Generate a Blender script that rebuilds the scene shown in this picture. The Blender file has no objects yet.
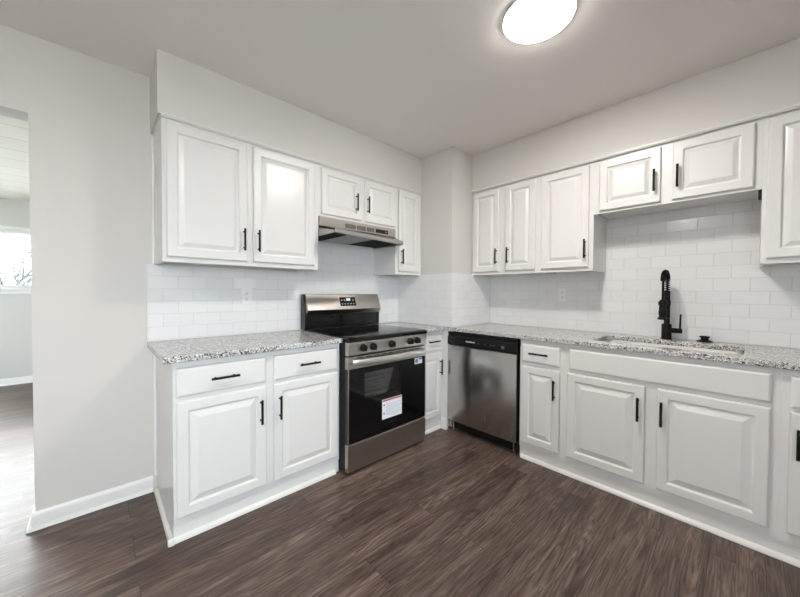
import bpy, bmesh, math, random
from mathutils import Vector, Matrix
R = math.radians
PI = math.pi
S = bpy.context.scene
COL = S.collection

# ------------------------------------------------------------------ camera
CAM = Vector((-2.9057, -2.4757, 1.2234))
YAW, PITCH, ROLL = R(43.0113), R(-1.1317), R(0.2914)
fw = Vector((math.sin(YAW) * math.cos(PITCH), math.cos(YAW) * math.cos(PITCH), math.sin(PITCH)))
rt = Vector((math.cos(YAW), -math.sin(YAW), 0))
up = rt.cross(fw)
r2 = rt * math.cos(ROLL) + up * math.sin(ROLL)
u2 = -rt * math.sin(ROLL) + up * math.cos(ROLL)
cd = bpy.data.cameras.new('camera')
cam = bpy.data.objects.new('camera', cd)
COL.objects.link(cam)
cam.matrix_world = Matrix(((r2.x, u2.x, -fw.x, CAM.x), (r2.y, u2.y, -fw.y, CAM.y), (r2.z, u2.z, -fw.z, CAM.z), (0, 0, 0, 1)))
cd.sensor_width = 36
cd.lens = 36 * 324.3149 / 800
cd.clip_start = 0.05
S.camera = cam

# ------------------------------------------------------------------ sky, light levels, exposure
SKY = 15.0
LAMP = 92.0
w = bpy.data.worlds.new('sky')
S.world = w
w.use_nodes = True
bg = w.node_tree.nodes['Background']
bg.inputs[0].default_value = (0.83, 0.915, 1.0, 1)
bg.inputs[1].default_value = SKY
S.view_settings.view_transform = 'Standard'
S.view_settings.look = 'None'
S.view_settings.gamma = 1
S.view_settings.use_curve_mapping = False
S.view_settings.exposure = 0.48
S.cycles.use_denoising = True
S.cycles.diffuse_bounces = 12
S.cycles.max_bounces = 16
S.cycles.sample_clamp_indirect = 6.0

# hazy low sun behind the far room's glazing
sd = bpy.data.lights.new('sun', 'SUN')
sd.energy = 4.6
sd.angle = R(38)
sd.color = (1.0, 0.97, 0.93)
so = bpy.data.objects.new('sun', sd)
COL.objects.link(so)
so.rotation_euler = Vector((0.28, -1.0, -0.44)).to_track_quat('-Z', 'Y').to_euler()


def portal(loc, rot, sx, sy):
    d = bpy.data.lights.new('window_portal', 'AREA')
    d.shape = 'RECTANGLE'
    d.size, d.size_y = sx, sy
    d.cycles.is_portal = True
    o = bpy.data.objects.new('window_portal', d)
    o.location = loc
    o.rotation_euler = rot
    COL.objects.link(o)


# windows: far room back wall, kitchen wall behind the camera, added light openings in the left walls
FW = (-3.93, -2.9, 1.25, 2.0)
PD = (-5.8, -4.06, 0.06, 2.25)     # glazed patio door in the far wall, left of what the photo shows      # x0,x1,z0,z1 in far wall y = 4
BW = (-4.4, -2.75, 0.65, 2.1)      # x0,x1,z0,z1 in the wall behind the camera
KW = (-4.12, -3.4, 0.8, 2.1)     # y0,y1,z0,z1 of an unseen kitchen left-wall window added to light ceiling and right cabinets
LWN = (2.0, 3.4, 0.6, 2.1)        # y0,y1,z0,z1 of an unseen far-room left-wall window added to brighten that room
YB = -4.2
XLEFT = -5.6
portal(((FW[0] + FW[1]) / 2, 4.16, (FW[2] + FW[3]) / 2), (R(-90), 0, 0), FW[1] - FW[0], FW[3] - FW[2])
portal(((PD[0] + PD[1]) / 2, 4.16, (PD[2] + PD[3]) / 2), (R(-90), 0, 0), PD[1] - PD[0], PD[3] - PD[2])
portal(((BW[0] + BW[1]) / 2, YB - .16, (BW[2] + BW[3]) / 2), (R(90), 0, 0), BW[1] - BW[0], BW[3] - BW[2])
portal((-6.16, (LWN[0] + LWN[1]) / 2, (LWN[2] + LWN[3]) / 2), (0, R(-90), 0), LWN[3] - LWN[2], LWN[1] - LWN[0])

portal((XLEFT - .16, (KW[0] + KW[1]) / 2, (KW[2] + KW[3]) / 2), (0, R(-90), 0), KW[3] - KW[2], KW[1] - KW[0])


# ------------------------------------------------------------------ materials
def mat(name, col, rough=0.5, metal=0.0, spec=0.5, aniso=0.0, coat=0.0):
    m = bpy.data.materials.new(name)
    m.use_nodes = True
    b = m.node_tree.nodes['Principled BSDF']
    b.inputs['Base Color'].default_value = (*col, 1)
    b.inputs['Roughness'].default_value = rough
    b.inputs['Metallic'].default_value = metal
    b.inputs['Specular IOR Level'].default_value = spec
    b.inputs['Anisotropic'].default_value = aniso
    b.inputs['Coat Weight'].default_value = coat
    return m


class NT:
    def __init__(s, m):
        s.t = m.node_tree
        s.b = s.t.nodes['Principled BSDF']

    def n(s, typ, **kw):
        x = s.t.nodes.new(typ)
        for k, v in kw.items():
            if k in x.inputs:
                x.inputs[k].default_value = v
            else:
                setattr(x, k, v)
        return x

    def l(s, a, b):
        s.t.links.new(a, b)

    def coord(s, scale=(1, 1, 1), loc=(0, 0, 0), rot=(0, 0, 0), kind='Object'):
        # world position: every mesh here keeps its own scale, so metres stay metres
        g = s.n('ShaderNodeNewGeometry')
        mp = s.n('ShaderNodeMapping')
        mp.inputs['Scale'].default_value = scale
        mp.inputs['Location'].default_value = loc
        mp.inputs['Rotation'].default_value = rot
        s.l(g.outputs['Position'], mp.inputs['Vector'])
        return mp.outputs['Vector']

    def ramp(s, fac, stops):
        r = s.n('ShaderNodeValToRGB')
        e = r.color_ramp.elements
        while len(e) > 1:
            e.remove(e[-1])
        e[0].position, e[0].color = stops[0][0], (*stops[0][1], 1)
        for p, c in stops[1:]:
            x = e.new(p)
            x.color = (*c, 1)
        s.l(fac, r.inputs['Fac'])
        return r.outputs['Color']

    def bump(s, h, strength, dist=0.001):
        b = s.n('ShaderNodeBump')
        b.inputs['Strength'].default_value = strength
        b.inputs['Distance'].default_value = dist
        s.l(h, b.inputs['Height'])
        s.l(b.outputs['Normal'], s.b.inputs['Normal'])
        return b


def paint(name, col, rough, bscale=350, bs=0.15):
    m = mat(name, col, rough)
    t = NT(m)
    nz = t.n('ShaderNodeTexNoise', Scale=bscale, Detail=3.0)
    t.l(t.coord(), nz.inputs['Vector'])
    t.bump(nz.outputs['Fac'], bs, 0.0006)
    return m


M_wall = paint('greige wall paint', (0.61, 0.588, 0.556), 0.6)
M_ceil = paint('ceiling paint', (0.86, 0.83, 0.80), 0.75)
M_trim = paint('white trim paint', (0.72, 0.712, 0.695), 0.35, 120, 0.05)
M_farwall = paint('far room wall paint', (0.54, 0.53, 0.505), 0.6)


def cab_paint():
    m = mat('white cabinet paint', (0.72, 0.712, 0.698), 0.28)
    t = NT(m)
    nz = t.n('ShaderNodeTexNoise', Scale=1.0, Detail=4.0)
    t.l(t.coord(scale=(130, 130, 9)), nz.inputs['Vector'])
    t.bump(nz.outputs['Fac'], 0.05, 0.0005)
    return m


M_cab = cab_paint()


def tile_mat(name, axis, loc_u, loc_v, uw, vh):
    m = mat(name, (0.83, 0.835, 0.84), 0.12)
    t = NT(m)
    g = t.n('ShaderNodeNewGeometry')
    sp = t.n('ShaderNodeSeparateXYZ')
    t.l(g.outputs['Position'], sp.inputs[0])
    cb = t.n('ShaderNodeCombineXYZ')
    t.l(sp.outputs[axis], cb.inputs[0])
    t.l(sp.outputs['Z'], cb.inputs[1])
    mp = t.n('ShaderNodeMapping')
    mp.inputs['Location'].default_value = (loc_u, loc_v, 0)
    t.l(cb.outputs[0], mp.inputs['Vector'])
    br = t.n('ShaderNodeTexBrick')
    br.offset = 0.5
    br.inputs['Scale'].default_value = 1.0
    br.inputs['Brick Width'].default_value = uw
    br.inputs['Row Height'].default_value = vh
    br.inputs['Mortar Size'].default_value = 0.0013
    br.inputs['Mortar Smooth'].default_value = 0.5
    br.inputs['Bias'].default_value = 0
    br.inputs['Color1'].default_value = (0.73, 0.735, 0.74, 1)
    br.inputs['Color2'].default_value = (0.77, 0.77, 0.77, 1)
    br.inputs['Mortar'].default_value = (0.57, 0.565, 0.555, 1)
    t.l(mp.outputs[0], br.inputs['Vector'])
    t.l(br.outputs['Color'], t.b.inputs['Base Color'])
    # wider soft groove for the bump, a little waviness of the glaze
    b2 = t.n('ShaderNodeTexBrick')
    b2.offset = 0.5
    for k in ('Scale', 'Brick Width', 'Row Height', 'Bias'):
        b2.inputs[k].default_value = br.inputs[k].default_value
    b2.inputs['Mortar Size'].default_value = 0.0022
    b2.inputs['Mortar Smooth'].default_value = 1.0
    t.l(mp.outputs[0], b2.inputs['Vector'])
    nz = t.n('ShaderNodeTexNoise', Scale=14.0, Detail=1.0)
    t.l(mp.outputs[0], nz.inputs['Vector'])
    ma = t.n('ShaderNodeMath', operation='MULTIPLY_ADD')
    t.l(b2.outputs['Fac'], ma.inputs[0])
    ma.inputs[1].default_value = -1.0
    t.l(nz.outputs['Fac'], ma.inputs[2])
    t.bump(ma.outputs[0], 0.6, 0.0018)
    rr = t.n('ShaderNodeMapRange')
    rr.inputs['To Min'].default_value = 0.14
    rr.inputs['To Max'].default_value = 0.6
    t.l(br.outputs['Fac'], rr.inputs['Value'])
    t.l(rr.outputs[0], t.b.inputs['Roughness'])
    return m


M_tileA = tile_mat('white subway tile along x', 'X', 2.4505, -0.922, 0.159, 0.0787)
M_tileB = tile_mat('white subway tile along y', 'Y', 2.08, -0.918, 0.162, 0.0808)


def granite():
    m = mat('speckled granite', (0.6, 0.6, 0.6), 0.16)
    t = NT(m)
    c = t.coord()
    v1 = t.n('ShaderNodeTexVoronoi', Scale=185.0)
    nz = t.n('ShaderNodeTexNoise', Scale=60.0, Detail=3.0)
    t.l(c, nz.inputs['Vector'])
    mx = t.n('ShaderNodeMixRGB', Fac=0.02)
    t.l(c, mx.inputs[1])
    t.l(nz.outputs['Color'], mx.inputs[2])
    t.l(mx.outputs[0], v1.inputs['Vector'])
    sp = t.n('ShaderNodeSeparateColor')
    t.l(v1.outputs['Color'], sp.inputs[0])
    base = t.ramp(sp.outputs[0], [(0.0, (0.03, 0.03, 0.032)), (0.15, (0.05, 0.05, 0.052)), (0.18, (0.23, 0.22, 0.215)), (0.36, (0.33, 0.32, 0.315)),
                                  (0.44, (0.50, 0.495, 0.485)), (0.72, (0.60, 0.595, 0.585)), (0.76, (0.76, 0.76, 0.75)), (1.0, (0.82, 0.815, 0.81))])
    n2 = t.n('ShaderNodeTexNoise', Scale=420.0, Detail=2.0)
    t.l(c, n2.inputs['Vector'])
    m2 = t.n('ShaderNodeMixRGB', blend_type='MULTIPLY', Fac=0.5)
    t.l(base, m2.inputs[1])
    t.l(t.ramp(n2.outputs['Fac'], [(0.35, (0.45, 0.45, 0.45)), (0.55, (1, 1, 1))]), m2.inputs[2])
    t.l(m2.outputs[0], t.b.inputs['Base Color'])
    return m


M_granite = granite()


def floor_mat():
    m = mat('dark vinyl plank', (0.08, 0.06, 0.05), 0.38)
    t = NT(m)
    c = t.coord(loc=(0.35, 0.06, 0))
    br = t.n('ShaderNodeTexBrick')
    br.offset = 0.37
    br.offset_frequency = 2
    br.inputs['Scale'].default_value = 1.0
    br.inputs['Brick Width'].default_value = 1.22
    br.inputs['Row Height'].default_value = 0.178
    br.inputs['Mortar Size'].default_value = 0.0012
    br.inputs['Mortar Smooth'].default_value = 0.2
    br.inputs['Color1'].default_value = (0, 0, 0, 1)
    br.inputs['Color2'].default_value = (1, 1, 1, 1)
    br.inputs['Mortar'].default_value = (0.3, 0.3, 0.3, 1)
    t.l(c, br.inputs['Vector'])
    sp = t.n('ShaderNodeSeparateColor')
    t.l(br.outputs['Color'], sp.inputs[0])
    # grain runs along x, shifted per plank
    g = t.n('ShaderNodeNewGeometry')
    off = t.n('ShaderNodeVectorMath', operation='SCALE')
    t.l(br.outputs['Color'], off.inputs[0])
    off.inputs['Scale'].default_value = 13.0
    ad = t.n('ShaderNodeVectorMath', operation='ADD')
    t.l(g.outputs['Position'], ad.inputs[0])
    t.l(off.outputs[0], ad.inputs[1])

    def grain(scale, nscale, detail, dist):
        mp = t.n('ShaderNodeMapping')
        mp.inputs['Scale'].default_value = scale
        t.l(ad.outputs[0], mp.inputs['Vector'])
        n = t.n('ShaderNodeTexNoise', Scale=nscale, Detail=detail, Distortion=dist)
        t.l(mp.outputs[0], n.inputs['Vector'])
        return n.outputs['Fac']
    g1 = grain((1.1, 11, 1), 1.6, 6.0, 1.2)
    g2 = grain((5, 85, 1), 1.5, 6.0, 1.0)
    cA = t.ramp(g1, [(0.28, (0.064, 0.044, 0.034)), (0.50, (0.108, 0.077, 0.061)), (0.72, (0.172, 0.128, 0.103))])
    cB = t.ramp(g2, [(0.37, (0.42, 0.39, 0.37)), (0.46, (0.97, 0.97, 0.97)), (0.56, (1.03, 1.03, 1.03)), (0.70, (1.45, 1.44, 1.43))])
    # cathedral figure: growth rings as contour lines of a stretched noise
    g3 = grain((0.6, 7.5, 1), 1.3, 1.5, 0.3)
    m5 = t.n('ShaderNodeMath', operation='MULTIPLY')
    t.l(g3, m5.inputs[0]); m5.inputs[1].default_value = 130.0
    sn = t.n('ShaderNodeMath', operation='SINE')
    t.l(m5.outputs[0], sn.inputs[0])
    r3 = t.n('ShaderNodeMapRange')
    r3.inputs['From Min'].default_value = -1.0
    t.l(sn.outputs[0], r3.inputs['Value'])
    cC = t.ramp(r3.outputs[0], [(0.0, (0.60, 0.57, 0.55)), (0.35, (0.98, 0.98, 0.98)), (0.8, (1.05, 1.05, 1.05)), (1.0, (1.30, 1.29, 1.28))])
    m0 = t.n('ShaderNodeMixRGB', blend_type='MULTIPLY', Fac=0.75)
    t.l(cA, m0.inputs[1])
    t.l(cC, m0.inputs[2])
    m1 = t.n('ShaderNodeMixRGB', blend_type='MULTIPLY', Fac=0.8)
    t.l(m0.outputs[0], m1.inputs[1])
    t.l(cB, m1.inputs[2])
    cP = t.ramp(sp.outputs[0], [(0, (0.74, 0.72, 0.72)), (1, (1.18, 1.17, 1.16))])
    m2 = t.n('ShaderNodeMixRGB', blend_type='MULTIPLY', Fac=1.0)
    t.l(m1.outputs[0], m2.inputs[1])
    t.l(cP, m2.inputs[2])
    m3 = t.n('ShaderNodeMixRGB', Fac=0.0)
    t.l(br.outputs['Fac'], m3.inputs[0])
    t.l(m2.outputs[0], m3.inputs[1])
    m3.inputs[2].default_value = (0.025, 0.02, 0.018, 1)
    t.l(m3.outputs[0], t.b.inputs['Base Color'])
    rr = t.n('ShaderNodeMapRange')
    rr.inputs['To Min'].default_value = 0.30
    rr.inputs['To Max'].default_value = 0.48
    t.l(g2, rr.inputs['Value'])
    t.l(rr.outputs[0], t.b.inputs['Roughness'])
    ma = t.n('ShaderNodeMath', operation='MULTIPLY_ADD')
    t.l(br.outputs['Fac'], ma.inputs[0])
    ma.inputs[1].default_value = -1.5
    t.l(g2, ma.inputs[2])
    t.bump(ma.outputs[0], 0.35, 0.0012)
    return m


M_floor = floor_mat()
M_floor.node_tree.nodes['Principled BSDF'].inputs['Specular IOR Level'].default_value = 0.36


def steel(name, col, rough, axis_scale, aniso=0.75, rot=0.0):
    m = mat(name, col, rough, 1.0, 0.5, aniso)
    t = NT(m)
    t.b.inputs['Anisotropic Rotation'].default_value = rot
    tg = t.n('ShaderNodeTangent', direction_type='RADIAL', axis='Z')
    t.l(tg.outputs[0], t.b.inputs['Tangent'])
    nz = t.n('ShaderNodeTexNoise', Scale=1.0, Detail=3.0)
    t.l(t.coord(scale=axis_scale), nz.inputs['Vector'])
    rr = t.n('ShaderNodeMapRange')
    rr.inputs['To Min'].default_value = rough - 0.05
    rr.inputs['To Max'].default_value = rough + 0.07
    t.l(nz.outputs['Fac'], rr.inputs['Value'])
    t.l(rr.outputs[0], t.b.inputs['Roughness'])
    return m


M_steel = steel('brushed stainless steel', (0.50, 0.465, 0.435), 0.33, (8, 8, 900))
M_steelv = steel('brushed stainless dishwasher steel', (0.50, 0.48, 0.465), 0.24, (600, 600, 5), 0.8, 0.25)
M_steelp = mat('satin steel', (0.62, 0.61, 0.60), 0.22, 1.0)
M_sink = mat('satin sink steel', (0.74, 0.715, 0.68), 0.42, 1.0)
M_black = mat('matte black metal', (0.006, 0.006, 0.006), 0.5, 0, 0.22)
M_blackp = mat('black plastic', (0.007, 0.007, 0.0075), 0.38, 0, 0.3)
M_blackg = mat('black ceramic glass', (0.004, 0.004, 0.0045), 0.05, 0, 0.32)
M_blacke = mat('black enamel side', (0.006, 0.006, 0.0065), 0.35, 0, 0.3)
M_grey = mat('grey printed mark', (0.30, 0.30, 0.31), 0.5)
M_ring = mat('dark grey burner ring print', (0.03, 0.03, 0.032), 0.15)
M_white = mat('white plastic', (0.80, 0.80, 0.80), 0.3)
M_label = mat('white paper label', (0.78, 0.80, 0.86), 0.5)
M_red = mat('red label band', (0.42, 0.09, 0.06), 0.5)
M_ink = mat('dark label ink', (0.10, 0.10, 0.13), 0.5)
M_inkl = mat('grey label text', (0.42, 0.44, 0.50), 0.5)
M_blue = mat('blue label ink', (0.16, 0.19, 0.42), 0.5)
M_cav = mat('grey oven enamel', (0.42, 0.42, 0.44), 0.45)
M_vent = mat('dark vent grille', (0.06, 0.058, 0.055), 0.5)
M_filter = mat('aluminium mesh filter', (0.30, 0.30, 0.30), 0.4, 0.8)
M_dark = mat('dark recess', (0.012, 0.012, 0.012), 0.7, 0, 0.15)
M_bark = mat('bare grey bark', (0.06, 0.06, 0.062), 0.9, 0, 0.1)
M_ground = paint('pale winter ground', (0.55, 0.54, 0.50), 0.95, 6, 0.3)


def filter_tex():
    t = NT(M_filter)
    ch = t.n('ShaderNodeTexChecker', Scale=160.0)
    t.l(t.coord(), ch.inputs['Vector'])
    ch.inputs['Color1'].default_value = (0.40, 0.40, 0.39, 1)
    ch.inputs['Color2'].default_value = (0.22, 0.22, 0.215, 1)
    t.l(ch.outputs['Color'], t.b.inputs['Base Color'])


filter_tex()


def glassy(name, tint, gl):
    m = bpy.data.materials.new(name)
    m.use_nodes = True
    t = m.node_tree
    t.nodes.remove(t.nodes['Principled BSDF'])
    tr = t.nodes.new('ShaderNodeBsdfTransparent')
    tr.inputs[0].default_value = (*tint, 1)
    gs = t.nodes.new('ShaderNodeBsdfGlossy')
    gs.inputs['Roughness'].default_value = 0.03
    fr = t.nodes.new('ShaderNodeFresnel')
    fr.inputs[0].default_value = gl
    mx = t.nodes.new('ShaderNodeMixShader')
    t.links.new(fr.outputs[0], mx.inputs[0])
    t.links.new(tr.outputs[0], mx.inputs[1])
    t.links.new(gs.outputs[0], mx.inputs[2])
    t.links.new(mx.outputs[0], t.nodes['Material Output'].inputs[0])
    return m


M_glass = glassy('window glass', (0.97, 0.98, 0.98), 1.45)
M_ovenglass = glassy('smoked oven glass', (0.75, 0.75, 0.77), 1.45)


def emit(name, col, st):
    m = bpy.data.materials.new(name)
    m.use_nodes = True
    b = m.node_tree.nodes['Principled BSDF']
    b.inputs['Base Color'].default_value = (0.8, 0.8, 0.8, 1)
    b.inputs['Emission Color'].default_value = (*col, 1)
    b.inputs['Emission Strength'].default_value = st
    return m


M_lamp = emit('lit diffuser', (1.0, 0.955, 0.895), LAMP)
M_led = emit('clock digits', (0.9, 0.95, 1.0), 0.25)


def ceil_tile():
    m = mat('cream ceiling tile', (0.78, 0.76, 0.69), 0.8)
    t = NT(m)
    br = t.n('ShaderNodeTexBrick')
    br.offset = 0.0
    br.inputs['Scale'].default_value = 1.0
    br.inputs['Brick Width'].default_value = 1.22
    br.inputs['Row Height'].default_value = 0.305
    br.inputs['Mortar Size'].default_value = 0.006
    br.inputs['Mortar Smooth'].default_value = 0.5
    br.inputs['Color1'].default_value = (0.80, 0.78, 0.70, 1)
    br.inputs['Color2'].default_value = (0.77, 0.75, 0.68, 1)
    br.inputs['Mortar'].default_value = (0.52, 0.49, 0.43, 1)
    t.l(t.coord(loc=(0.3, 0.1, 0)), br.inputs['Vector'])
    t.l(br.outputs['Color'], t.b.inputs['Base Color'])
    t.bump(br.outputs['Fac'], -0.6, 0.003)
    return m


M_ctile = ceil_tile()


# ------------------------------------------------------------------ mesh helpers
def wloc(o):
    v = Vector((0, 0, 0))
    while o is not None:
        v += o.location
        o = o.parent
    return v


class MB:
    def __init__(s):
        s.bm = bmesh.new()

    def box(s, x0, x1, y0, y1, z0, z1):
        x0, x1 = sorted((x0, x1)); y0, y1 = sorted((y0, y1)); z0, z1 = sorted((z0, z1))
        v = [s.bm.verts.new(p) for p in [(x0, y0, z0), (x1, y0, z0), (x1, y1, z0), (x0, y1, z0), (x0, y0, z1), (x1, y0, z1), (x1, y1, z1), (x0, y1, z1)]]
        for f in [(3, 2, 1, 0), (4, 5, 6, 7), (0, 1, 5, 4), (1, 2, 6, 5), (2, 3, 7, 6), (3, 0, 4, 7)]:
            s.bm.faces.new([v[i] for i in f])
        return s

    def loops(s, rings, cap0=True, cap1=True, closed=True):
        prev = None
        first = None
        for r in rings:
            vs = [s.bm.verts.new(p) for p in r]
            if prev:
                n = len(vs)
                for i in range(n if closed else n - 1):
                    j = (i + 1) % n
                    s.bm.faces.new((prev[i], prev[j], vs[j], vs[i]))
            else:
                first = vs
            prev = vs
        if cap0:
            s.bm.faces.new(list(reversed(first)))
        if cap1:
            s.bm.faces.new(prev)
        return s

    def prism(s, pts, axis, a, b):
        """extrude a 2-D outline along an axis; pts are the two other coordinates in x<y<z order"""
        def P(p, t):
            return {'x': (t, p[0], p[1]), 'y': (p[0], t, p[1]), 'z': (p[0], p[1], t)}[axis]
        return s.loops([[P(p, a) for p in pts], [P(p, b) for p in pts]])

    def tube(s, pts, r, seg=12, caps=True):
        pts = [Vector(p) for p in pts]
        rings = []
        n = len(pts)
        t0 = (pts[1] - pts[0]).normalized()
        a = t0.orthogonal().normalized()
        for i, p in enumerate(pts):
            if i == 0:
                t = t0
            elif i == n - 1:
                t = (pts[i] - pts[i - 1]).normalized()
            else:
                t = ((pts[i + 1] - pts[i]).normalized() + (pts[i] - pts[i - 1]).normalized()).normalized()
            a = (a - t * a.dot(t)).normalized()
            b = t.cross(a)
            rr = r[i] if isinstance(r, (list, tuple)) else r
            rings.append([p + a * (rr * math.cos(2 * PI * k / seg)) + b * (rr * math.sin(2 * PI * k / seg)) for k in range(seg)])
        return s.loops(rings, caps, caps)

    def lathe(s, prof, c, axis='z', seg=32, cap0=True, cap1=True):
        """prof: (radius, height) pairs along the axis from point c"""
        rings = []
        for r, h in prof:
            ring = []
            for k in range(seg):
                ca, sa = r * math.cos(2 * PI * k / seg), r * math.sin(2 * PI * k / seg)
                d = {'z': (ca, sa, h), 'x': (h, ca, sa), 'y': (sa, h, ca)}[axis]
                ring.append((c[0] + d[0], c[1] + d[1], c[2] + d[2]))
            rings.append(ring)
        return s.loops(rings, cap0, cap1)

    def build(s, name, m, parent=None, bevel=0.0, smooth=False, seg=2):
        bmesh.ops.recalc_face_normals(s.bm, faces=s.bm.faces[:])
        me = bpy.data.meshes.new(name)
        off = wloc(parent) if parent else Vector((0, 0, 0))
        if off.length:
            bmesh.ops.translate(s.bm, verts=s.bm.verts[:], vec=-off)
        s.bm.to_mesh(me)
        s.bm.free()
        o = bpy.data.objects.new(name, me)
        COL.objects.link(o)
        me.materials.append(m)
        if parent:
            o.parent = parent
        if smooth:
            for p in me.polygons:
                p.use_smooth = True
            me.set_sharp_from_angle(angle=R(38))
        if bevel:
            b = o.modifiers.new('bevel', 'BEVEL')
            b.width = bevel
            b.segments = seg
            b.limit_method = 'ANGLE'
            b.angle_limit = R(40)
            for p in me.polygons:
                p.use_smooth = True
            wn = o.modifiers.new('normals', 'WEIGHTED_NORMAL')
            wn.keep_sharp = True
        return o


def thing(name, label, cat, loc, group=None):
    o = bpy.data.objects.new(name, None)
    COL.objects.link(o)
    o.empty_display_size = 0.1
    o.location = loc
    o['label'] = label
    o['category'] = cat
    if group:
        o['group'] = group
    return o


def tag(o, label, cat, group=None):
    o['label'] = label
    o['category'] = cat
    if group:
        o['group'] = group
    return o


def struct(o):
    o['kind'] = 'structure'
    return o


def copy_tree(o, parent=None):
    c = o.copy()
    COL.objects.link(c)
    c.parent = parent
    for ch in list(o.children):
        copy_tree(ch, c)
    return c


# ------------------------------------------------------------------ key measures (metres; wall_back at y=0, wall_right at x=0)
ZC = 2.504
CT, CB = 0.914, 0.884            # worktop top and underside
XL, XR0, XR1 = -2.647, -1.716, -0.953
DA, DB = 0.694, 0.622            # boxed corner column
YF = -0.602; XF = -0.612         # base face frames
YU = -0.317; XU = -0.315         # wall cabinet face frames
ZUB, ZUT, ZH = 1.384, 2.165, 1.782
XOP = -3.151

# ------------------------------------------------------------------ room shell
m = MB(); m.box(XLEFT - .4, 0.1, YB - .2, 4.2, -0.1, 0.0); struct(m.build('floor', M_floor))
m = MB(); m.box(XLEFT - .2, 0.2, YB - .2, 0.13, ZC, ZC + .1); struct(m.build('ceiling', M_ceil))
m = MB()
m.box(XOP, 0.2, 0, 0.13, 0, ZC); m.box(-4.15, XOP, 0, 0.13, 2.112, ZC); m.box(XLEFT - .2, -4.15, 0, 0.13, 0, ZC)
struct(m.build('wall_back', M_wall))
m = MB(); m.box(0, 0.2, YB - .2, 0, 0, ZC); struct(m.build('wall_right', M_wall))
m = MB()
m.box(XLEFT - .2, 0, YB - .2, YB, 0, BW[2]); m.box(XLEFT - .2, 0, YB - .2, YB, BW[3], ZC)
m.box(XLEFT - .2, BW[0], YB - .2, YB, BW[2], BW[3]); m.box(BW[1], 0, YB - .2, YB, BW[2], BW[3])
struct(m.build('wall_front', M_wall))
m = MB()
m.box(XLEFT - .2, XLEFT, YB, 0, 0, KW[2]); m.box(XLEFT - .2, XLEFT, YB, 0, KW[3], ZC)
m.box(XLEFT - .2, XLEFT, YB, KW[0], KW[2], KW[3]); m.box(XLEFT - .2, XLEFT, KW[1], 0, KW[2], KW[3])
struct(m.build('wall_left', M_wall))
m = MB(); m.box(-DB, -0.001, -DA, -0.001, CT + .0005, ZC - .001); struct(m.build('wall_column', M_wall))
m = MB(); m.box(-.56, -0.001, -.66, -0.001, 0, CB - .001); struct(m.build('wall_column_foot', M_wall))
m = MB(); m.box(-2.664, -DB - .001, -0.325, -.001, ZUT + .003, ZC - .001); struct(m.build('wall_soffit_back', M_wall))
m = MB(); m.box(-0.330, -.001, YB + .001, -DA - .001, ZUT + .003, ZC - .001); struct(m.build('wall_soffit_right', M_wall))

# far room seen through the opening
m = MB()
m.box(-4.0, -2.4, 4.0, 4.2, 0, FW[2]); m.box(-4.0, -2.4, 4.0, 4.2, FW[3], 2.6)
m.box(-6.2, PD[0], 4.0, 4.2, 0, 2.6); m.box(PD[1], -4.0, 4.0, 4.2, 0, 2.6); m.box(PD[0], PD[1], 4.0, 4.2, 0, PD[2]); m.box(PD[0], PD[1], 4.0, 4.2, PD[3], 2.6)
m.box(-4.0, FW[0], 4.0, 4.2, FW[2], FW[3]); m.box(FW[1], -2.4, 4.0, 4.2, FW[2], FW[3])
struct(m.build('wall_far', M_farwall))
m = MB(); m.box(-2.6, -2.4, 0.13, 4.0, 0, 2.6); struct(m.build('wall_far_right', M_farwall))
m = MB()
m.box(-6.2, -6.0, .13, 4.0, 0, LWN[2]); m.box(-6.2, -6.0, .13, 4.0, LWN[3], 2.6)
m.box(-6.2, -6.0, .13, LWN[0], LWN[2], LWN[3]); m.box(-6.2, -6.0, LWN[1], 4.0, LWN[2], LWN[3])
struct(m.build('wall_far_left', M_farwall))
m = MB(); m.box(-6.0, -2.6, 0.13, 4.0, 2.395, 2.5); struct(m.build('ceiling_far', M_ctile))


def window(name, kind, a0, a1, z0, z1, plane, thick, inward):
    """frame, sill, meeting rails and pane; kind 'y' lies in a wall of constant y"""
    def B(mb, u0, u1, d0, d1, v0, v1):
        d0, d1 = plane + inward * d0, plane + inward * d1
        if kind == 'y':
            mb.box(u0, u1, d0, d1, v0, v1)
        else:
            mb.box(d0, d1, u0, u1, v0, v1)
    f = MB(); t = 0.045
    B(f, a0, a1, -thick, -.03, z0, z0 + t); B(f, a0, a1, -thick, -.03, z1 - t, z1)
    B(f, a0, a0 + t, -thick, -.03, z0 + t, z1 - t); B(f, a1 - t, a1, -thick, -.03, z0 + t, z1 - t)
    n = 3 if a1 - a0 > 2.05 else 2
    for i in range(1, n):
        c = a0 + (a1 - a0) * i / n
        if not (kind == 'y' and inward < 0 and -3.95 < c < -3.4):
            B(f, c - .025, c + .025, -thick + .03, -.05, z0 + t, z1 - t)
    o = struct(f.build(name, M_trim))
    c = MB(); k = 0.07
    B(c, a0 - k, a1 + k, .001, .016, z1, z1 + k * .6); B(c, a0 - k, a0, .001, .016, z0, z1); B(c, a1, a1 + k, .001, .016, z0, z1)
    c.build('casing', M_trim, o, 0.003)
    s_ = MB(); B(s_, a0 - k - .02, a1 + k + .02, -.03, .05, z0 - .028, z0); B(s_, a0 - k, a1 + k, .001, .014, z0 - .075, z0 - .028)
    s_.build('sill', M_trim, o, 0.003)
    p = MB(); B(p, a0 + t, a1 - t, -thick * .6, -thick * .6 + .004, z0 + t, z1 - t)
    p.build('pane', M_glass, o)


window('window_1', 'y', *FW, 4.0, 0.16, -1)
window('door_1', 'y', *PD, 4.0, 0.16, -1)
window('window_2', 'y', *BW, YB, 0.16, 1)
window('window_added_3', 'x', *LWN, -6.0, 0.16, 1)  # out of view, put in so more daylight fills the far room
window('window_added_4', 'x', *KW, XLEFT, 0.16, 1)  # out of view, put in to brighten the ceiling and right-wall cabinets

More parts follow.
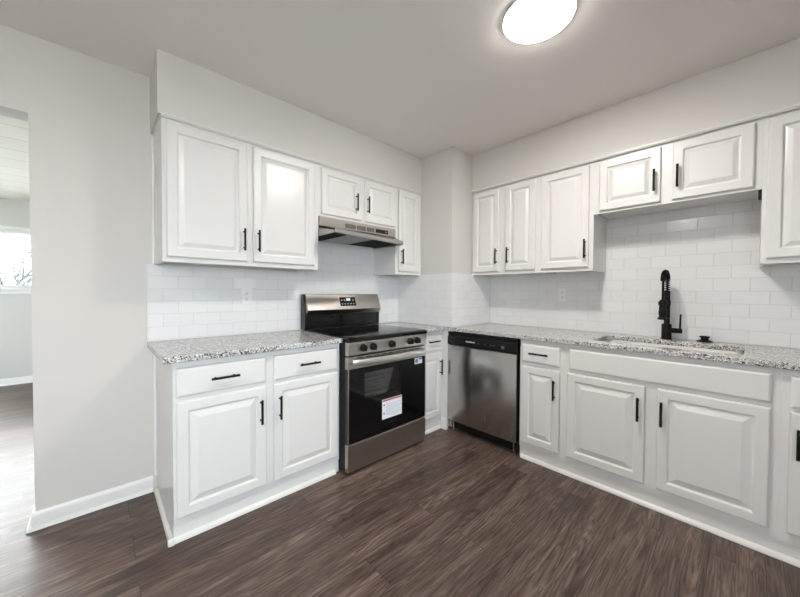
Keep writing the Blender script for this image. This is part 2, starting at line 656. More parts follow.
# outdoors
m = MB(); m.box(-40, 30, -40, 50, -0.9, -0.6); struct(m.build('ground', M_ground))


def bare_tree(loc, h, seed, label):
    rnd = random.Random(seed)
    t = thing('bare_tree', label, 'tree', loc, None)
    tk = MB(); br = MB()

    def grow(mb, p, d, ln, r, depth):
        pts = [p]; q = p.copy(); dd = d.copy(); n = 4
        for i in range(n):
            dd = (dd + Vector((rnd.uniform(-.16, .16), rnd.uniform(-.16, .16), rnd.uniform(-.02, .14)))).normalized()
            q = q + dd * ln / n
            pts.append(q.copy())
        mb.tube(pts, [r * (1 - .45 * i / n) for i in range(n + 1)], 6)
        if depth == 0:
            return
        for _ in range(4 if depth > 1 else 3):
            b = pts[rnd.randint(2, n)]
            nd = (dd + Vector((rnd.uniform(-.95, .95), rnd.uniform(-.95, .95), rnd.uniform(-.1, .75)))).normalized()
            grow(br, b, nd, ln * rnd.uniform(.55, .78), max(r * .56, .011), depth - 1)
    grow(tk, Vector(loc), Vector((0, 0, 1)), h * .26, h * .014, 4)
    tk.build('trunk', M_bark, t)
    br.build('branches', M_bark, t)


bare_tree((-4.42, 9.2, -.6), 5.6, 4, 'bare winter tree outside the bright window beyond the opening')


# ------------------------------------------------------------------ trims and baseboards
def base_profile(h=0.088, d=0.013):
    return [(0, 0), (-.029, 0), (-.029, .004), (-.022, .015), (-d, .019), (-d, h - .022), (-d * .75, h - .010), (-d * .45, h), (0, h)]


pr = base_profile()
m = MB()
# front run with a mitred return round the end of the wall
rings = []
for (x, y, sx, sy) in [(XL - .0205, -.001, 0, 1), (XOP - .001, -.001, 1, 1), (XOP - .001, .131, 1, 0)]:
    pts = []
    for (a, z) in pr:
        if sx == 0:
            pts.append((x, y + a, z + .001))
        elif sy == 1:
            pts.append((x + a, y + a, z + .001))
        else:
            pts.append((x + a, y, z + .001))
    rings.append(pts)
m.loops(rings)
struct(m.build('baseboard_back', M_trim, None, 0.0, True))
m = MB(); m.prism([(4.0 + a - .001, z + .001) for a, z in pr], 'x', PD[1] + .07, -2.601); struct(m.build('baseboard_far', M_trim, None, 0, True))

# thin cabinet crown where the wall cabinets meet the soffits
cp = [(0, 0), (-.004, 0), (-.006, .003), (-.007, .008), (-.011, .010), (-.011, .016), (0, .016)]
m = MB()
m.prism([(YU + a - .009, ZUT - .010 + z) for a, z in cp], 'x', XL - .004, -DB - .002)
m.prism([(XL + .006 + a, ZUT - .010 + z) for a, z in cp], 'y', YU - .021, -.002)
struct(m.build('trim_1', M_cab, None, 0, True))
m = MB(); m.prism([(XU + a - .0155, ZUT - .010 + z) for a, z in cp], 'y', -3.6, -DA - .002)
struct(m.build('trim_2', M_cab, None, 0, True))


# ------------------------------------------------------------------ ceiling lamps
LAMPS = [(-1.397, -1.789), (-4.1, -1.80)]
t = thing('ceiling_light', 'round flush disc ceiling light, lit white, above the kitchen floor', 'ceiling light', (*LAMPS[0], ZC))
m = MB(); m.lathe([(.158, -.001), (.158, -.004), (.1565, -.006), (.1535, -.006), (.1535, -.004)], (*LAMPS[0], ZC), 'z', 64); m.build('trim_ring', M_white, t, 0, True)
m = MB(); m.lathe([(.1528, -.0045)] + [(.1526 * math.cos(R(a)), -.005 - .0165 * math.sin(R(a))) for a in (6, 18, 30, 42, 54, 66, 78, 86)], (*LAMPS[0], ZC), 'z', 64); m.build('diffuser', M_lamp, t, 0, True)
c = copy_tree(t)
c.location = (*LAMPS[1], ZC)
c['label'] = 'round flush disc ceiling light at the opening end of the kitchen'

# ------------------------------------------------------------------ backsplash
m = MB(); m.prism([(-2.684, CT + .001), (-DB - .009, CT + .001), (-DB - .009, ZUB - .001), (XR1 - .001, ZUB - .001), (XR1 - .001, 1.70), (XR0 + .001, 1.70), (XR0 + .001, ZUB - .001), (-2.684, ZUB - .001)], 'y', -.008, -.001)
tag(m.build('backsplash', M_tileA), 'white subway tile backsplash behind the range and left worktop', 'backsplash')
m = MB(); m.box(-DB - .008, -DB - .001, -DA - .008, -.001, CT + .001, ZUB + .008)
tag(m.build('backsplash', M_tileB), 'white subway tile on the column face beside the range', 'backsplash')
m = MB(); m.box(-DB - .001, -.009, -DA - .008, -DA - .001, CT + .001, ZUB + .008)
tag(m.build('backsplash', M_tileA), 'white subway tile on the column face behind the dishwasher corner', 'backsplash')
m = MB(); m.box(-.008, -.001, -3.4, -DA - .001, CT + .001, 1.80)
tag(m.build('backsplash', M_tileB), 'white subway tile backsplash behind the sink and black faucet', 'backsplash')
m = MB(); m.box(-2.690, -2.6845, -.010, -.001, CT + .001, ZUB); struct(m.build('trim_3', M_trim, None, .001))
m = MB(); m.box(-DB - .010, -DB - .0085, -DA - .010, -DA - .0085, CT + .001, ZUB + .008); struct(m.build('trim_4', M_trim))

# ------------------------------------------------------------------ cabinets
def mapper(face, plane):
    if face == 'A':
        return lambda u, wd, v: (u, plane - wd, v)
    return lambda u, wd, v: (plane - wd, u, v)


def fbox(mb, F, u0, u1, w0, w1, v0, v1):
    a = F(u0, w0, v0); b = F(u1, w1, v1)
    mb.box(a[0], b[0], a[1], b[1], a[2], b[2])


def rect(F, u0, u1, v0, v1, ins, wd):
    u0, u1 = min(u0, u1), max(u0, u1)
    return [F(u0 + ins, wd, v0 + ins), F(u1 - ins, wd, v0 + ins), F(u1 - ins, wd, v1 - ins), F(u0 + ins, wd, v1 - ins)]


DOOR = [(0, 0.001), (0, .013), (.002, .0165), (.006, .019), (.046, .019), (.050, .0165), (.0525, .0085), (.058, .0075), (.064, .0098), (.080, .0180), (.084, .0190)]
DOORB = [(0, 0.001), (0, .013), (.002, .0165), (.006, .019), (.046, .019), (.050, .0165), (.0525, .0080), (.057, .0070), (.062, .0092), (.088, .0180), (.091, .0190)]
SLAB = [(0, 0.001), (0, .011), (.003, .015), (.009, .0185), (.013, .019)]


def pull(F, u, v, length, vert, parent, side=None):
    """black bar pull on two posts, centred at (u, v) on the door face"""
    mb = MB(); w0 = .019; wr = .019 + .030; r = .0062
    h = length / 2
    if vert:
        mb.tube([F(u, wr, v - h), F(u, wr, v + h)], r, 12)
        for s in (-1, 1):
            mb.tube([F(u, w0 + .0002, v + s * (h - .018)), F(u, wr, v + s * (h - .018))], .0046, 10)
    else:
        mb.tube([F(u - h, wr, v), F(u + h, wr, v)], r, 12)
        for s in (-1, 1):
            mb.tube([F(u + s * (h - .022), w0 + .0002, v), F(u + s * (h - .022), wr, v)], .0046, 10)
    return mb.build('handle', M_black, parent, 0, True)


def cabinet(kind, label, face, plane, u0, u1, v0, v1, depth, doors=(), drawers=(), stiles=(), rails=(), side_lo=True, group=None, shoe=None, left_end=False):
    """u runs along the wall; depth is from the face frame back to the wall"""
    F = mapper(face, plane)
    ua, ub = min(u0, u1) + .00015, max(u0, u1) - .00015
    base = kind == 'base_cabinet'
    b = F((ua + ub) / 2, -depth / 2, v0)
    t = thing(kind, label, 'cabinet', b, group)
    cb = MB(); th = .016
    lip = 0.0 if base else .012
    fbox(cb, F, ua, ua + th, -depth, -.019, v0 + (.001 if base else 0), v1); fbox(cb, F, ub - th, ub, -depth, -.019, v0 + (.001 if base else 0), v1)
    zb = .11 if base else v0 + lip
    fbox(cb, F, ua + th, ub - th, -depth, -.019, zb, zb + th)
    fbox(cb, F, ua + th, ub - th, -depth, -depth + .006, zb + th, v1)
    if not base:
        fbox(cb, F, ua + th, ub - th, -depth + .006, -.019, v1 - th, v1)
    cb.build('carcass', M_cab, t)
    ff = MB(); sw = .030
    lo = .001 if base else v0
    lo2 = .086 if base else lo
    fbox(ff, F, ua, ua + sw, -.019, 0, lo2, v1); fbox(ff, F, ub - sw, ub, -.019, 0, lo2, v1)
    fbox(ff, F, ua + sw, ub - sw, -.019, 0, v1 - .045, v1)
    fbox(ff, F, ua + sw, ub - sw, -.019, 0, lo2, v0 + (.135 if base else .040))
    for s in stiles:
        fbox(ff, F, s[0], s[1], -.019, 0, v0 + (.135 if base else .04), v1 - .045)
    cuts = [ua + sw] + sorted(x for s in stiles for x in s[:2]) + [ub - sw]
    for s in rails:
        for k in range(0, len(cuts), 2):
            fbox(ff, F, cuts[k], cuts[k + 1], -.019, 0, s[0], s[1])
    ff.build('face_frame', M_cab, t)
    for d in doors:
        a0, a1, z0, z1 = d[:4]
        o = MB(); o.loops([rect(F, a0, a1, z0, z1, i, wd) for i, wd in (DOORB if base else DOOR)])
        do = o.build('door', M_cab, t)
        if len(d) > 4 and d[4] is not None:
            pull(F, d[4], d[5], .135, True, do)
    for d in drawers:
        a0, a1, z0, z1 = d[:4]
        o = MB(); o.loops([rect(F, a0, a1, z0, z1, i, wd) for i, wd in SLAB])
        do = o.build('drawer' if len(d) > 4 else 'false_drawer_front', M_cab, t)
        if len(d) > 4:
            pull(F, d[4], d[5], .132, False, do)
    if base:
        tk = MB(); fbox(tk, F, ua, ub, -.019, -.007, .001, .0855); tk.build('toe_board', M_cab, t)
    if shoe:
        s0, s1 = shoe
        q = MB()
        prof = [(-.0065, .001), (.012, .001), (.012, .006), (.008, .015), (.001, .022), (-.0065, .025)]
        q.loops([[F(s0, a, z) for a, z in prof], [F(s1, a, z) for a, z in prof]])
        if left_end:
            pe = [(max(a, .0008) if z < .02 else .0008, z) for a, z in prof]
            q.loops([[(ua - .008 * (a > .001) - a, plane - .0155, z) for a, z in pe], [(ua - .008 * (a > .001) - a, -.026, z) for a, z in pe]])
        q.build('shoe_molding', M_cab, t, 0, True)
    return t


Z0, Z1 = 1.411, 2.138
HU = 1.5425          # pull centres of the tall wall cabinet doors
HS = 1.931
# wall cabinets on the back wall
t = cabinet('wall_cabinet', 'white double-door wall cabinet left of the range hood', 'A', YU, XL, XR0, ZUB, ZUT, .3165,
            doors=[(-2.629, -2.214, Z0, Z1, -2.239, HU), (-2.178, -1.752, Z0, Z1, -2.152, HU)], stiles=[(-2.235, -2.155)])
m = MB(); m.box(XL - .014, XL - .0001, -.016, -.001, ZUB + .002, ZUT - .014); m.build('scribe_molding', M_cab, t, .003)
cabinet('wall_cabinet', 'short white double-door wall cabinet directly above the range hood', 'A', YU, XR0, XR1, ZH, ZUT, .3165,
        doors=[(-1.696, -1.335, 1.799, Z1, -1.394, HS), (-1.302, -.954 - .008, 1.799, Z1, -1.281, HS)], stiles=[(-1.355, -1.285)])
cabinet('wall_cabinet', 'narrow white single-door wall cabinet between the range hood and corner column', 'A', YU, XR1, -DB - .001, ZUB, ZUT, .3165,
        doors=[(-.919, -.660, Z0, Z1, -.899, HU)])
# wall cabinets on the right wall
cabinet('wall_cabinet', 'white wall cabinet with two narrow doors against the corner column', 'B', XU, -DA - .001, -1.325, ZUB, ZUT, .3145,
        doors=[(-.713, -.980, Z0, Z1, -.963, HU), (-1.037, -1.302, Z0, Z1, -1.072, HU)], stiles=[(-.96, -1.057)])
cabinet('wall_cabinet', 'white single-door wall cabinet next to the short cabinets above the sink', 'B', XU, -1.325, -1.718, ZUB, ZUT, .3145,
        doors=[(-1.349, -1.690, Z0, Z1, -1.672, HU)])
cabinet('wall_cabinet', 'short white double-door wall cabinet above the sink', 'B', XU, -1.718, -2.518, ZH, ZUT, .3145,
        doors=[(-1.753, -2.092, 1.797, Z1, -2.063, HS), (-2.149, -2.488, 1.797, Z1, -2.175, HS)], stiles=[(-2.07, -2.17)])
t = cabinet('wall_cabinet', 'tall white wall cabinet at the right edge, right of the sink', 'B', XU, -2.518, -2.98, ZUB, ZUT, .3145,
            doors=[(-2.536, -2.945, Z0, Z1, -2.92, HU)])
m = MB(); m.box(XU + .012, XU + .030, -2.5175, -2.505, ZH - .052, ZH - .002); m.build('black_block', M_black, t)  # small black box at the cabinet's side, just below the short cabinet

# base cabinets on the back wall
BD0, BD1, DR0, DR1 = .120, .686, .708, .851
t = cabinet('base_cabinet', 'white base cabinet with two drawers and two doors left of the range', 'A', YF, XL, XR0, 0, CB - .001, .6005,
        doors=[(-2.635, -2.206, BD0, BD1, -2.242, .551), (-2.164, -1.735, BD0, BD1, -2.135, .551)],
        drawers=[(-2.635, -2.211, DR0, DR1, -2.424, .780), (-2.164, -1.738, DR0, DR1, -1.949, .780)],
        stiles=[(-2.235, -2.135)], rails=[(.66, .73)], shoe=(XL - .024, XR0 - .03), left_end=True)
m = MB(); m.box(XL - .016, XL - .0001, -.016, -.001, .092, CB - .002); m.build('scribe_molding', M_cab, t, .003)
t = cabinet('base_cabinet', 'narrow white base cabinet in the corner between range and dishwasher', 'A', YF, XR1, -DB - .002, 0, CB - .001, .6005,
            doors=[(-.925, -.657, BD0 + .01, BD1, -.690, .563)], drawers=[(-.925, -.657, DR0, DR1, -.786, .797)], rails=[(.66, .73)], shoe=(XR1 + .02, -.640))
m = MB(); m.box(-.640, -.6225, -.668, YF - .001, .001, CB - .001); m.build('corner_filler', M_cab, t)
m = MB(); m.prism([(-.6405, .001), (-.657, .001), (-.657, .008), (-.650, .055), (-.647, .088), (-.6405, .094)], 'y', -.672, -.606)
bmesh.ops.translate(m.bm, verts=m.bm.verts[:], vec=(0, 0, 0)); m.build('corner_molding', M_cab, t, 0, True)

# base cabinets on the right wall
cabinet('base_cabinet', 'narrow white base cabinet with one drawer right beside the dishwasher', 'B', XF, -1.332, -1.648, 0, CB - .001, .6105,
        doors=[(-1.351, -1.616, .128, .690, -1.588, .561)], drawers=[(-1.351, -1.617, .719, .850, -1.482, .790)], rails=[(.67, .73)], shoe=(-1.345, -1.648))
cabinet('base_cabinet', 'wide white sink base cabinet with two doors and a plain false drawer front', 'B', XF, -1.648, -2.588, 0, CB - .001, .6105,
        doors=[(-1.666, -2.086, .130, .692, -2.057, .559), (-2.141, -2.558, .130, .692, -2.163, .560)], drawers=[(-1.676, -2.559, .717, .855)],
        stiles=[(-2.065, -2.160)], rails=[(.67, .73)], shoe=(-1.648, -2.588))
cabinet('base_cabinet', 'white base cabinet cut off at the right edge, right of the sink base', 'B', XF, -2.588, -3.05, 0, CB - .001, .6105,
        doors=[(-2.616, -3.02, .140, .692, -2.640, .558)], drawers=[(-2.616, -3.02, .712, .852, -2.82, .79)], rails=[(.67, .73)], shoe=(-2.588, -3.05))

# ------------------------------------------------------------------ worktops
def rounded(x0, x1, y0, y1, r, n=6):
    pts = []
    for cx, cy, a0 in [(x1 - r, y1 - r, 0), (x0 + r, y1 - r, 90), (x0 + r, y0 + r, 180), (x1 - r, y0 + r, 270)]:
        for k in range(n + 1):
            a = R(a0 + 90 * k / n)
            pts.append((cx + r * math.cos(a), cy + r * math.sin(a)))
    return pts


def slab(outer, hole, z0, z1):
    mb = MB(); bm = mb.bm
    def ring(pts, z):
        vs = [bm.verts.new((x, y, z)) for x, y in pts]
        return vs, [bm.edges.new((vs[i], vs[(i + 1) % len(vs)])) for i in range(len(vs))]
    allr = []
    for z in (z1, z0):
        es = []; rs = []
        for p in ([outer, hole] if hole else [outer]):
            v, e = ring(p, z); es += e; rs.append(v)
        bmesh.ops.triangle_fill(bm, use_beauty=True, use_dissolve=False, edges=es)
        allr.append(rs)
    for a, b in zip(*allr):
        n = len(a)
        for i in range(n):
            bm.faces.new((a[i], a[(i + 1) % n], b[(i + 1) % n], b[i]))
    return mb


SK = (-.530, -.160, -2.468, -1.778)     # sink cut-out
m = slab([(-2.690, -.001), (-2.690, -.648), (XR0 - .002, -.648), (XR0 - .002, -.001)], None, CB, CT)
tag(m.build('worktop', M_granite, None, .003), 'speckled grey granite worktop on the base cabinet left of the range', 'worktop')
outer = [(XR1 + .002, -.001), (-.001, -.001), (-.001, -3.05), (-.642, -3.05), (-.642, -.648), (XR1 + .002, -.648)]
m = slab(outer, rounded(SK[0], SK[1], SK[2], SK[3], .045), CB, CT)
tag(m.build('worktop', M_granite, None, .003), 'long L-shaped speckled granite worktop holding the sink', 'worktop')

# ------------------------------------------------------------------ sink
t = thing('sink', 'stainless undermount sink set into the granite below the faucet', 'sink', ((SK[0] + SK[1]) / 2, (SK[2] + SK[3]) / 2, .69))
rings = []
for ins, z, r in [(-.018, .8835, .055), (-.018, .8815, .055), (.0015, .8815, .045), (.003, .8755, .045), (.006, .72, .045), (.012, .702, .045), (.028, .694, .04), (.10, .690, .03)]:
    rings.append([(x, y, z) for x, y in rounded(SK[0] + ins, SK[1] - ins, SK[2] + ins, SK[3] - ins, r)])
m = MB(); m.loops(rings, False, True)
o = m.build('bowl', M_sink, t, 0, True)
m = MB(); m.lathe([(.044, .0005), (.044, .003), (.038, .004), (.030, .0015), (.010, .0015)], (-.306, -2.123, .690), 'z', 32); m.build('drain', M_steelp, t, 0, True)

# ------------------------------------------------------------------ faucet
FX, FY = -.090, -2.105
t = thing('faucet', 'tall matte black pull-down spring faucet behind the sink', 'faucet', (FX, FY, CT))
m = MB(); m.lathe([(.030, .0005), (.030, .006), (.0275, .008), (.0275, .100), (.025, .104)], (FX, FY, CT), 'z', 32); m.build('base', M_black, t, 0, True)
m = MB(); m.lathe([(.0165, .104), (.0165, .228), (.0195, .230), (.0195, .262), (.0165, .264), (.0165, .325), (.012, .328)], (FX, FY, CT), 'z', 28); m.build('post', M_black, t, 0, True)
SX = FX - .165
arc = [(FX, FY, CT + .32), (FX, FY, CT + .385)]
for k in range(1, 16):
    a = PI * k / 16
    arc.append(((FX + SX) / 2 + (FX - SX) / 2 * math.cos(a), FY, CT + .385 + .066 * math.sin(a)))
arc += [(SX, FY, CT + .385), (SX, FY, CT + .34), (SX, FY, CT + .262)]
m = MB(); m.tube(arc, .0068, 12); m.build('hose', M_black, t, 0, True)
# spring coil round the hose
cum = [0]
P = [Vector(p) for p in arc]
for i in range(1, len(P)):
    cum.append(cum[-1] + (P[i] - P[i - 1]).length)
def at(s):
    for i in range(1, len(P)):
        if s <= cum[i] or i == len(P) - 1:
            f = (s - cum[i - 1]) / (cum[i] - cum[i - 1])
            return P[i - 1].lerp(P[i], f), (P[i] - P[i - 1]).normalized()
S0, S1 = .008, cum[-1] - .125
hel = []; s = S0; ang = 0
while s < S1:
    p, d = at(s)
    side = Vector((0, 1, 0)); nn = d.cross(side)
    hel.append(p + side * (.0135 * math.cos(ang)) + nn * (.0135 * math.sin(ang)))
    pitch = .0145 if s < .085 else .0065
    ang += 2 * PI / 10; s += pitch / 10
m = MB(); m.tube(hel, .0024, 6); m.build('spring', M_black, t, 0, True)
m = MB(); m.lathe([(.011, .270), (.018, .262), (.019, .200), (.021, .195), (.021, .178), (.0185, .172), (.0185, .158), (.0255, .150), (.0255, .143), (.020, .141)], (SX, FY, CT), 'z', 28); m.build('spray_head', M_black, t, 0, True)
m = MB(); m.tube([(FX, FY, CT + .245), (SX + .02, FY, CT + .245)], .0065, 10); m.lathe([(.0235, .236), (.0235, .256)], (SX, FY, CT), 'z', 28); m.build('holder_arm', M_black, t, 0, True)
m = MB(); m.tube([(FX, FY - .02, CT + .062), (FX, FY - .080, CT + .062)], .0165, 20); lv = m.build('lever_hub', M_black, t, .002)
m = MB(); m.tube([(FX, FY - .069, CT + .070), (FX, FY - .071, CT + .172)], [.0058, .0050], 12); m.build('lever', M_black, t, 0, True)
# hole cover
t = thing('sink_hole_cover', 'small black round hole cover on the worktop right of the faucet', 'hole cover', (-.052, -2.292, CT))
m = MB(); m.lathe([(.040, .0005), (.040, .004), (.030, .009), (.020, .012)], (-.052, -2.292, CT), 'z', 32); m.build('flange', M_black, t, 0, True)
m = MB(); m.lathe([(.019, .012), (.019, .026), (.025, .027), (.025, .034), (.021, .037)], (-.052, -2.292, CT), 'z', 32); m.build('cap', M_black, t, 0, True)

# ------------------------------------------------------------------ outlets
def outlet(loc, face, label):
    t = thing('power_outlet', label, 'outlet', loc, None)
    F = mapper('A', loc[1]) if face == 'A' else mapper('B', loc[0])
    u0 = loc[0] if face == 'A' else loc[1]; z = loc[2]
    m = MB(); m.loops([rect(F, u0 - .037, u0 + .037, z - .059, z + .059, i, wd) for i, wd in [(0, .0002), (0, .003), (.003, .006)]]); m.build('cover_plate', M_white, t)
    for s in (-1, 1):
        zc = z + s * .0205
        m = MB()
        m.loops([[F(u0 + .0165 * math.cos(a), wd, zc + max(-.0135, min(.0135, .0165 * math.sin(a)))) for a in [2 * PI * k / 24 for k in range(24)]] for wd in (.0062, .0078)])
        rc = m.build('receptacle', M_white, t)
        m = MB()
        for du in (-.0065, .0065):
            fbox(m, F, u0 + du - .0012, u0 + du + .0012, .0079, .0082, zc - .002, zc + .007)
        fbox(m, F, u0 - .0024, u0 + .0024, .0079, .0082, zc - .0105, zc - .006)
        m.build('slots', M_dark, rc)
    m = MB(); m.lathe([(.003, 0), (.003, .0012)], F(u0, .0062, z), 'y' if face == 'A' else 'x', 12); m.build('screw', M_white, t)


outlet((-2.119, -.0082, 1.188), 'A', 'white duplex outlet on the tile left of the range')
outlet((-.0082, -1.400, 1.207), 'B', 'white duplex outlet on the right wall tile under the wall cabinets')
# the single proud tile above the outlet
m = MB(); F = mapper('A', -.0081); m.loops([rect(F, -2.208, -2.054, 1.243, 1.317, i, wd) for i, wd in [(0, .0002), (0, .003), (.004, .0055)]])
tag(m.build('wall_tile', M_white), 'single raised white tile right above the left outlet', 'tile')

# ------------------------------------------------------------------ range
RX0, RX1 = XR0 + .006, XR1 - .004
RY = -.690
RC = (RX0 + RX1) / 2
t = thing('electric_range', 'stainless electric range with black glass oven door between the base cabinets', 'range', (RC, -.35, 0))
A = mapper('A', 0)


def ab(mb, x0, x1, d0, d1, z0, z1):
    """box by distance from the back wall"""
    mb.box(x0, x1, -d1, -d0, z0, z1)


m = MB()
ab(m, RX0, RX0 + .012, .02, .652, .03, .888); ab(m, RX1 - .012, RX1, .02, .652, .03, .888)
ab(m, RX0 + .012, RX1 - .012, .02, .03, .03, .888); ab(m, RX0 + .012, RX1 - .012, .03, .652, .03, .05)
ab(m, RX0 + .012, RX1 - .012, .60, .652, .80, .888); ab(m, RX0 + .012, RX1 - .012, .62, .652, .05, .225)
ab(m, RX0 + .012, RX0 + .085, .62, .652, .225, .80); ab(m, RX1 - .085, RX1 - .012, .62, .652, .225, .80)
m.build('body', M_blacke, t)
m = MB()      # oven cavity
cx0, cx1 = RX0 + .09, RX1 - .09
ab(m, cx0 - .004, cx0, .12, .619, .26, .78); ab(m, cx1, cx1 + .004, .12, .619, .26, .78)
ab(m, cx0, cx1, .115, .12, .26, .78); ab(m, cx0, cx1, .12, .619, .256, .26); ab(m, cx0, cx1, .12, .619, .78, .784)
m.build('oven_cavity', M_cav, t)
for zr in (.50, .61):
    m = MB()
    for k in range(15):
        x = cx0 + .02 + (cx1 - cx0 - .04) * k / 14
        m.tube([(x, -.14, zr), (x, -.60, zr)], .0022, 6)
    for d in (.14, .37, .60):
        m.tube([(cx0 + .003, -d, zr - .003), (cx1 - .003, -d, zr - .003)], .0035, 8)
    m.build('oven_rack', M_steelp, t, 0, True)
m = MB()      # glass top with rounded black front
prof = [(-.085, .890), (-.085, .917), (-.120, .9195), (-.675, .9195), (-.690, .917), (-.699, .910), (-.699, .896), (-.692, .888), (-.655, .888), (-.655, .890)]
m.prism(prof, 'x', RX0 - .001, RX1 + .001)
ck = m.build('cooktop', M_blackg, t, 0, True)
for bx, by, br_ in [(RC - .18, -.52, .105), (RC + .18, -.52, .085), (RC - .18, -.25, .075), (RC + .18, -.25, .105)]:
    for rr in (br_, br_ * .62):
        m = MB(); m.lathe([(rr - .0015, .0002), (rr + .0015, .0002)], (bx, by, .9195), 'z', 48, False, False); m.build('burner_mark', M_ring, ck)
# control panel, slightly sloped
m = MB(); m.prism([(-.655, .888), (-.693, .888), (-.697, .884), (-.694, .803), (-.690, .799), (-.655, .799)], 'x', RX0, RX1); cp_ = m.build('control_panel', M_steel, t, .002)
for x in (-1.594, -1.510, -1.336, -1.150, -1.072):
    m = MB()
    m.lathe([(.026, -.0002), (.026, -.006), (.0225, -.010), (.021, -.026), (.018, -.030)], (x, -.696, .846), 'y', 28)
    k = m.build('knob', M_blackp, t, 0, True)
    m = MB(); m.box(x - .0045, x + .0045, -.738, -.7262, .846 - .0185, .846 + .0185); m.build('knob_grip', M_blackp, k, .002)
m = MB(); ab(m, RX0 + .004, RX1 - .004, .63, .666, .792, .7985); m.build('panel_gap', M_dark, t)
# oven door
m = MB()
D0, D1 = .653, RY * -1
ab(m, RX0, RX1, D0, D1 - .003, .215, .300)
ab(m, RX0, -1.573, D0, D1 - .003, .300, .708); ab(m, -1.250, RX1, D0, D1 - .003, .300, .708)
ab(m, -1.573, -1.250, D0, D1 - .003, .300, .492); ab(m, -1.573, -1.250, D0, D1 - .003, .668, .708)
dr = m.build('oven_door', M_blackg, t)
m = MB(); ab(m, -1.5728, -1.2502, D1 - .009, D1 - .005, .4922, .6678); m.build('window_pane', M_ovenglass, dr)
m = MB(); ab(m, RX0, RX1, D0, D1, .7085, .790); st = m.build('door_top_band', M_steel, dr, .003)
m = MB()
for k in range(9):
    x = RX0 + .10 + (RX1 - RX0 - .2) * k / 8
    ab(m, x - .024, x + .024, D1 + .0002, D1 + .0006, .778, .7825)
m.build('vent_slots', M_dark, st)
for x in (RX0, RX1 - .008):      # edge strips of the glass
    m = MB(); ab(m, x, x + .008, D1 - .003, D1 - .0005, .215, .708); m.build('door_edge', M_steel, dr)
m = MB()      # broad bowed handle
rings = []
for k in range(25):
    f = k / 24; x = RX0 + .028 + (RX1 - RX0 - .056) * f
    e = min(1, min(f, 1 - f) / .05)
    d = D1 + .024 + .026 * math.sin(PI * f) - .012 * (1 - e) ** 2
    hh = .0215 * (0.9 + .1 * e)
    zc = .754
    se = lambda c_: math.copysign(abs(c_) ** .55, c_)
    rings.append([(x, -(d + .009 * se(math.cos(a))), zc + hh * se(math.sin(a))) for a in [2 * PI * q / 20 for q in range(20)]])
m.loops(rings)
for sx in (RX0 + .052, RX1 - .052):
    ab(m, sx - .012, sx + .012, D1 + .0002, D1 + .028, .742, .766)
m.build('handle', steel('polished handle steel', (0.80, 0.79, 0.77), 0.30, (8, 8, 900)), dr, 0, True)
# paper labels stuck on the glass
g = D1 - .003
m = MB(); ab(m, -1.416, -1.222, g + .0002, g + .0007, .302, .446); lb = m.build('warning_label', M_label, dr)
m = MB(); ab(m, -1.412, -1.226, g + .0008, g + .0010, .430, .443); m.build('label_band', M_red, lb)
m = MB()
for z, a, b in [(.405, 0.035, .185), (.392, .035, .15), (.378, .04, .188), (.365, .035, .17), (.352, .035, .18), (.338, .035, .185), (.325, .05, .16)]:
    ab(m, -1.416 + a, -1.416 + b, g + .0008, g + .0010, z - .0016, z + .0016)
m.build('label_text', M_inkl, lb)
for z in (.404, .344):
    m = MB(); m.lathe([(.007, 0), (.007, -.0003)], (-1.398, -(g + .0008), z), 'y', 16); m.build('label_symbol', M_ink, lb)
m = MB(); ab(m, -1.085, -1.000, g + .0002, g + .0007, .655, .703); lb = m.build('energy_label', M_label, dr)
m = MB(); m.lathe([(.016, 0), (.016, -.0003)], (-1.062, -(g + .0008), .680), 'y', 20); ab(m, -1.036, -1.004, g + .0008, g + .0010, .686, .700); m.build('label_emblem', M_blue, lb)
m = MB()
for k in range(7):
    ab(m, -1.362 + k * .013, -1.353 + k * .013, g + .0002, g + .0004, .262, .271)
m.build('door_lettering', M_ring, dr)
# storage drawer
m = MB(); ab(m, RX0, RX1, .653, D1, .022, .206); m.build('storage_drawer', M_steel, t, .004)
for sx in (RX0 + .05, RX1 - .05):
    for d in (.10, .60):
        m = MB(); m.lathe([(.016, .0008), (.016, .012), (.010, .014), (.010, .0305)], (sx, -d, 0), 'z', 16); m.build('foot', M_blackp, t)
# backguard
m = MB(); m.prism([(-.012, .918), (-.012, 1.200), (-.058, 1.203), (-.064, 1.198), (-.088, 1.034), (-.086, .918)], 'x', RX0 - .001, RX0 + .012)
m.prism([(-.012, .918), (-.012, 1.200), (-.058, 1.203), (-.064, 1.198), (-.088, 1.034), (-.086, .918)], 'x', RX1 - .012, RX1 + .001)
m.prism([(-.012, .920), (-.012, 1.198), (-.056, 1.198), (-.082, 1.032), (-.082, .920)], 'x', RX0 + .012, RX1 - .012)
bgd = m.build('backguard', M_blackg, t, .002)
m = MB(); m.prism([(-.058, 1.2035), (-.066, 1.2035), (-.071, 1.198), (-.116, 1.075), (-.114, 1.070), (-.092, 1.036), (-.086, 1.036)], 'x', RX0 - .0005 + .013, RX1 + .0005 - .002); gp = m.build('backguard_panel', M_steel, t, .0015)
def bgp(x0, x1, f0, f1, lift, mm, name, par):
    # patch on the sloped stainless face, f measured from its lower edge (0) to its top (1)
    a = Vector((0, -.116, 1.075)); b = Vector((0, -.071, 1.198)); n = Vector((0, -(b.z - a.z), (b.y - a.y))).normalized()
    q = MB()
    p0, p1 = a.lerp(b, f0), a.lerp(b, f1)
    q.loops([[(x, p.y + n.y * l, p.z + n.z * l) for x, p in ((x0, p0), (x1, p0), (x1, p1), (x0, p1))] for l in (.0003, lift)])
    return q.build(name, mm, par)
dp = bgp(-1.392, -1.232, .22, .82, .002, M_blackg, 'display', gp)
q = bgp(-1.325, -1.285, .58, .74, .0024, M_led, 'clock', dp)
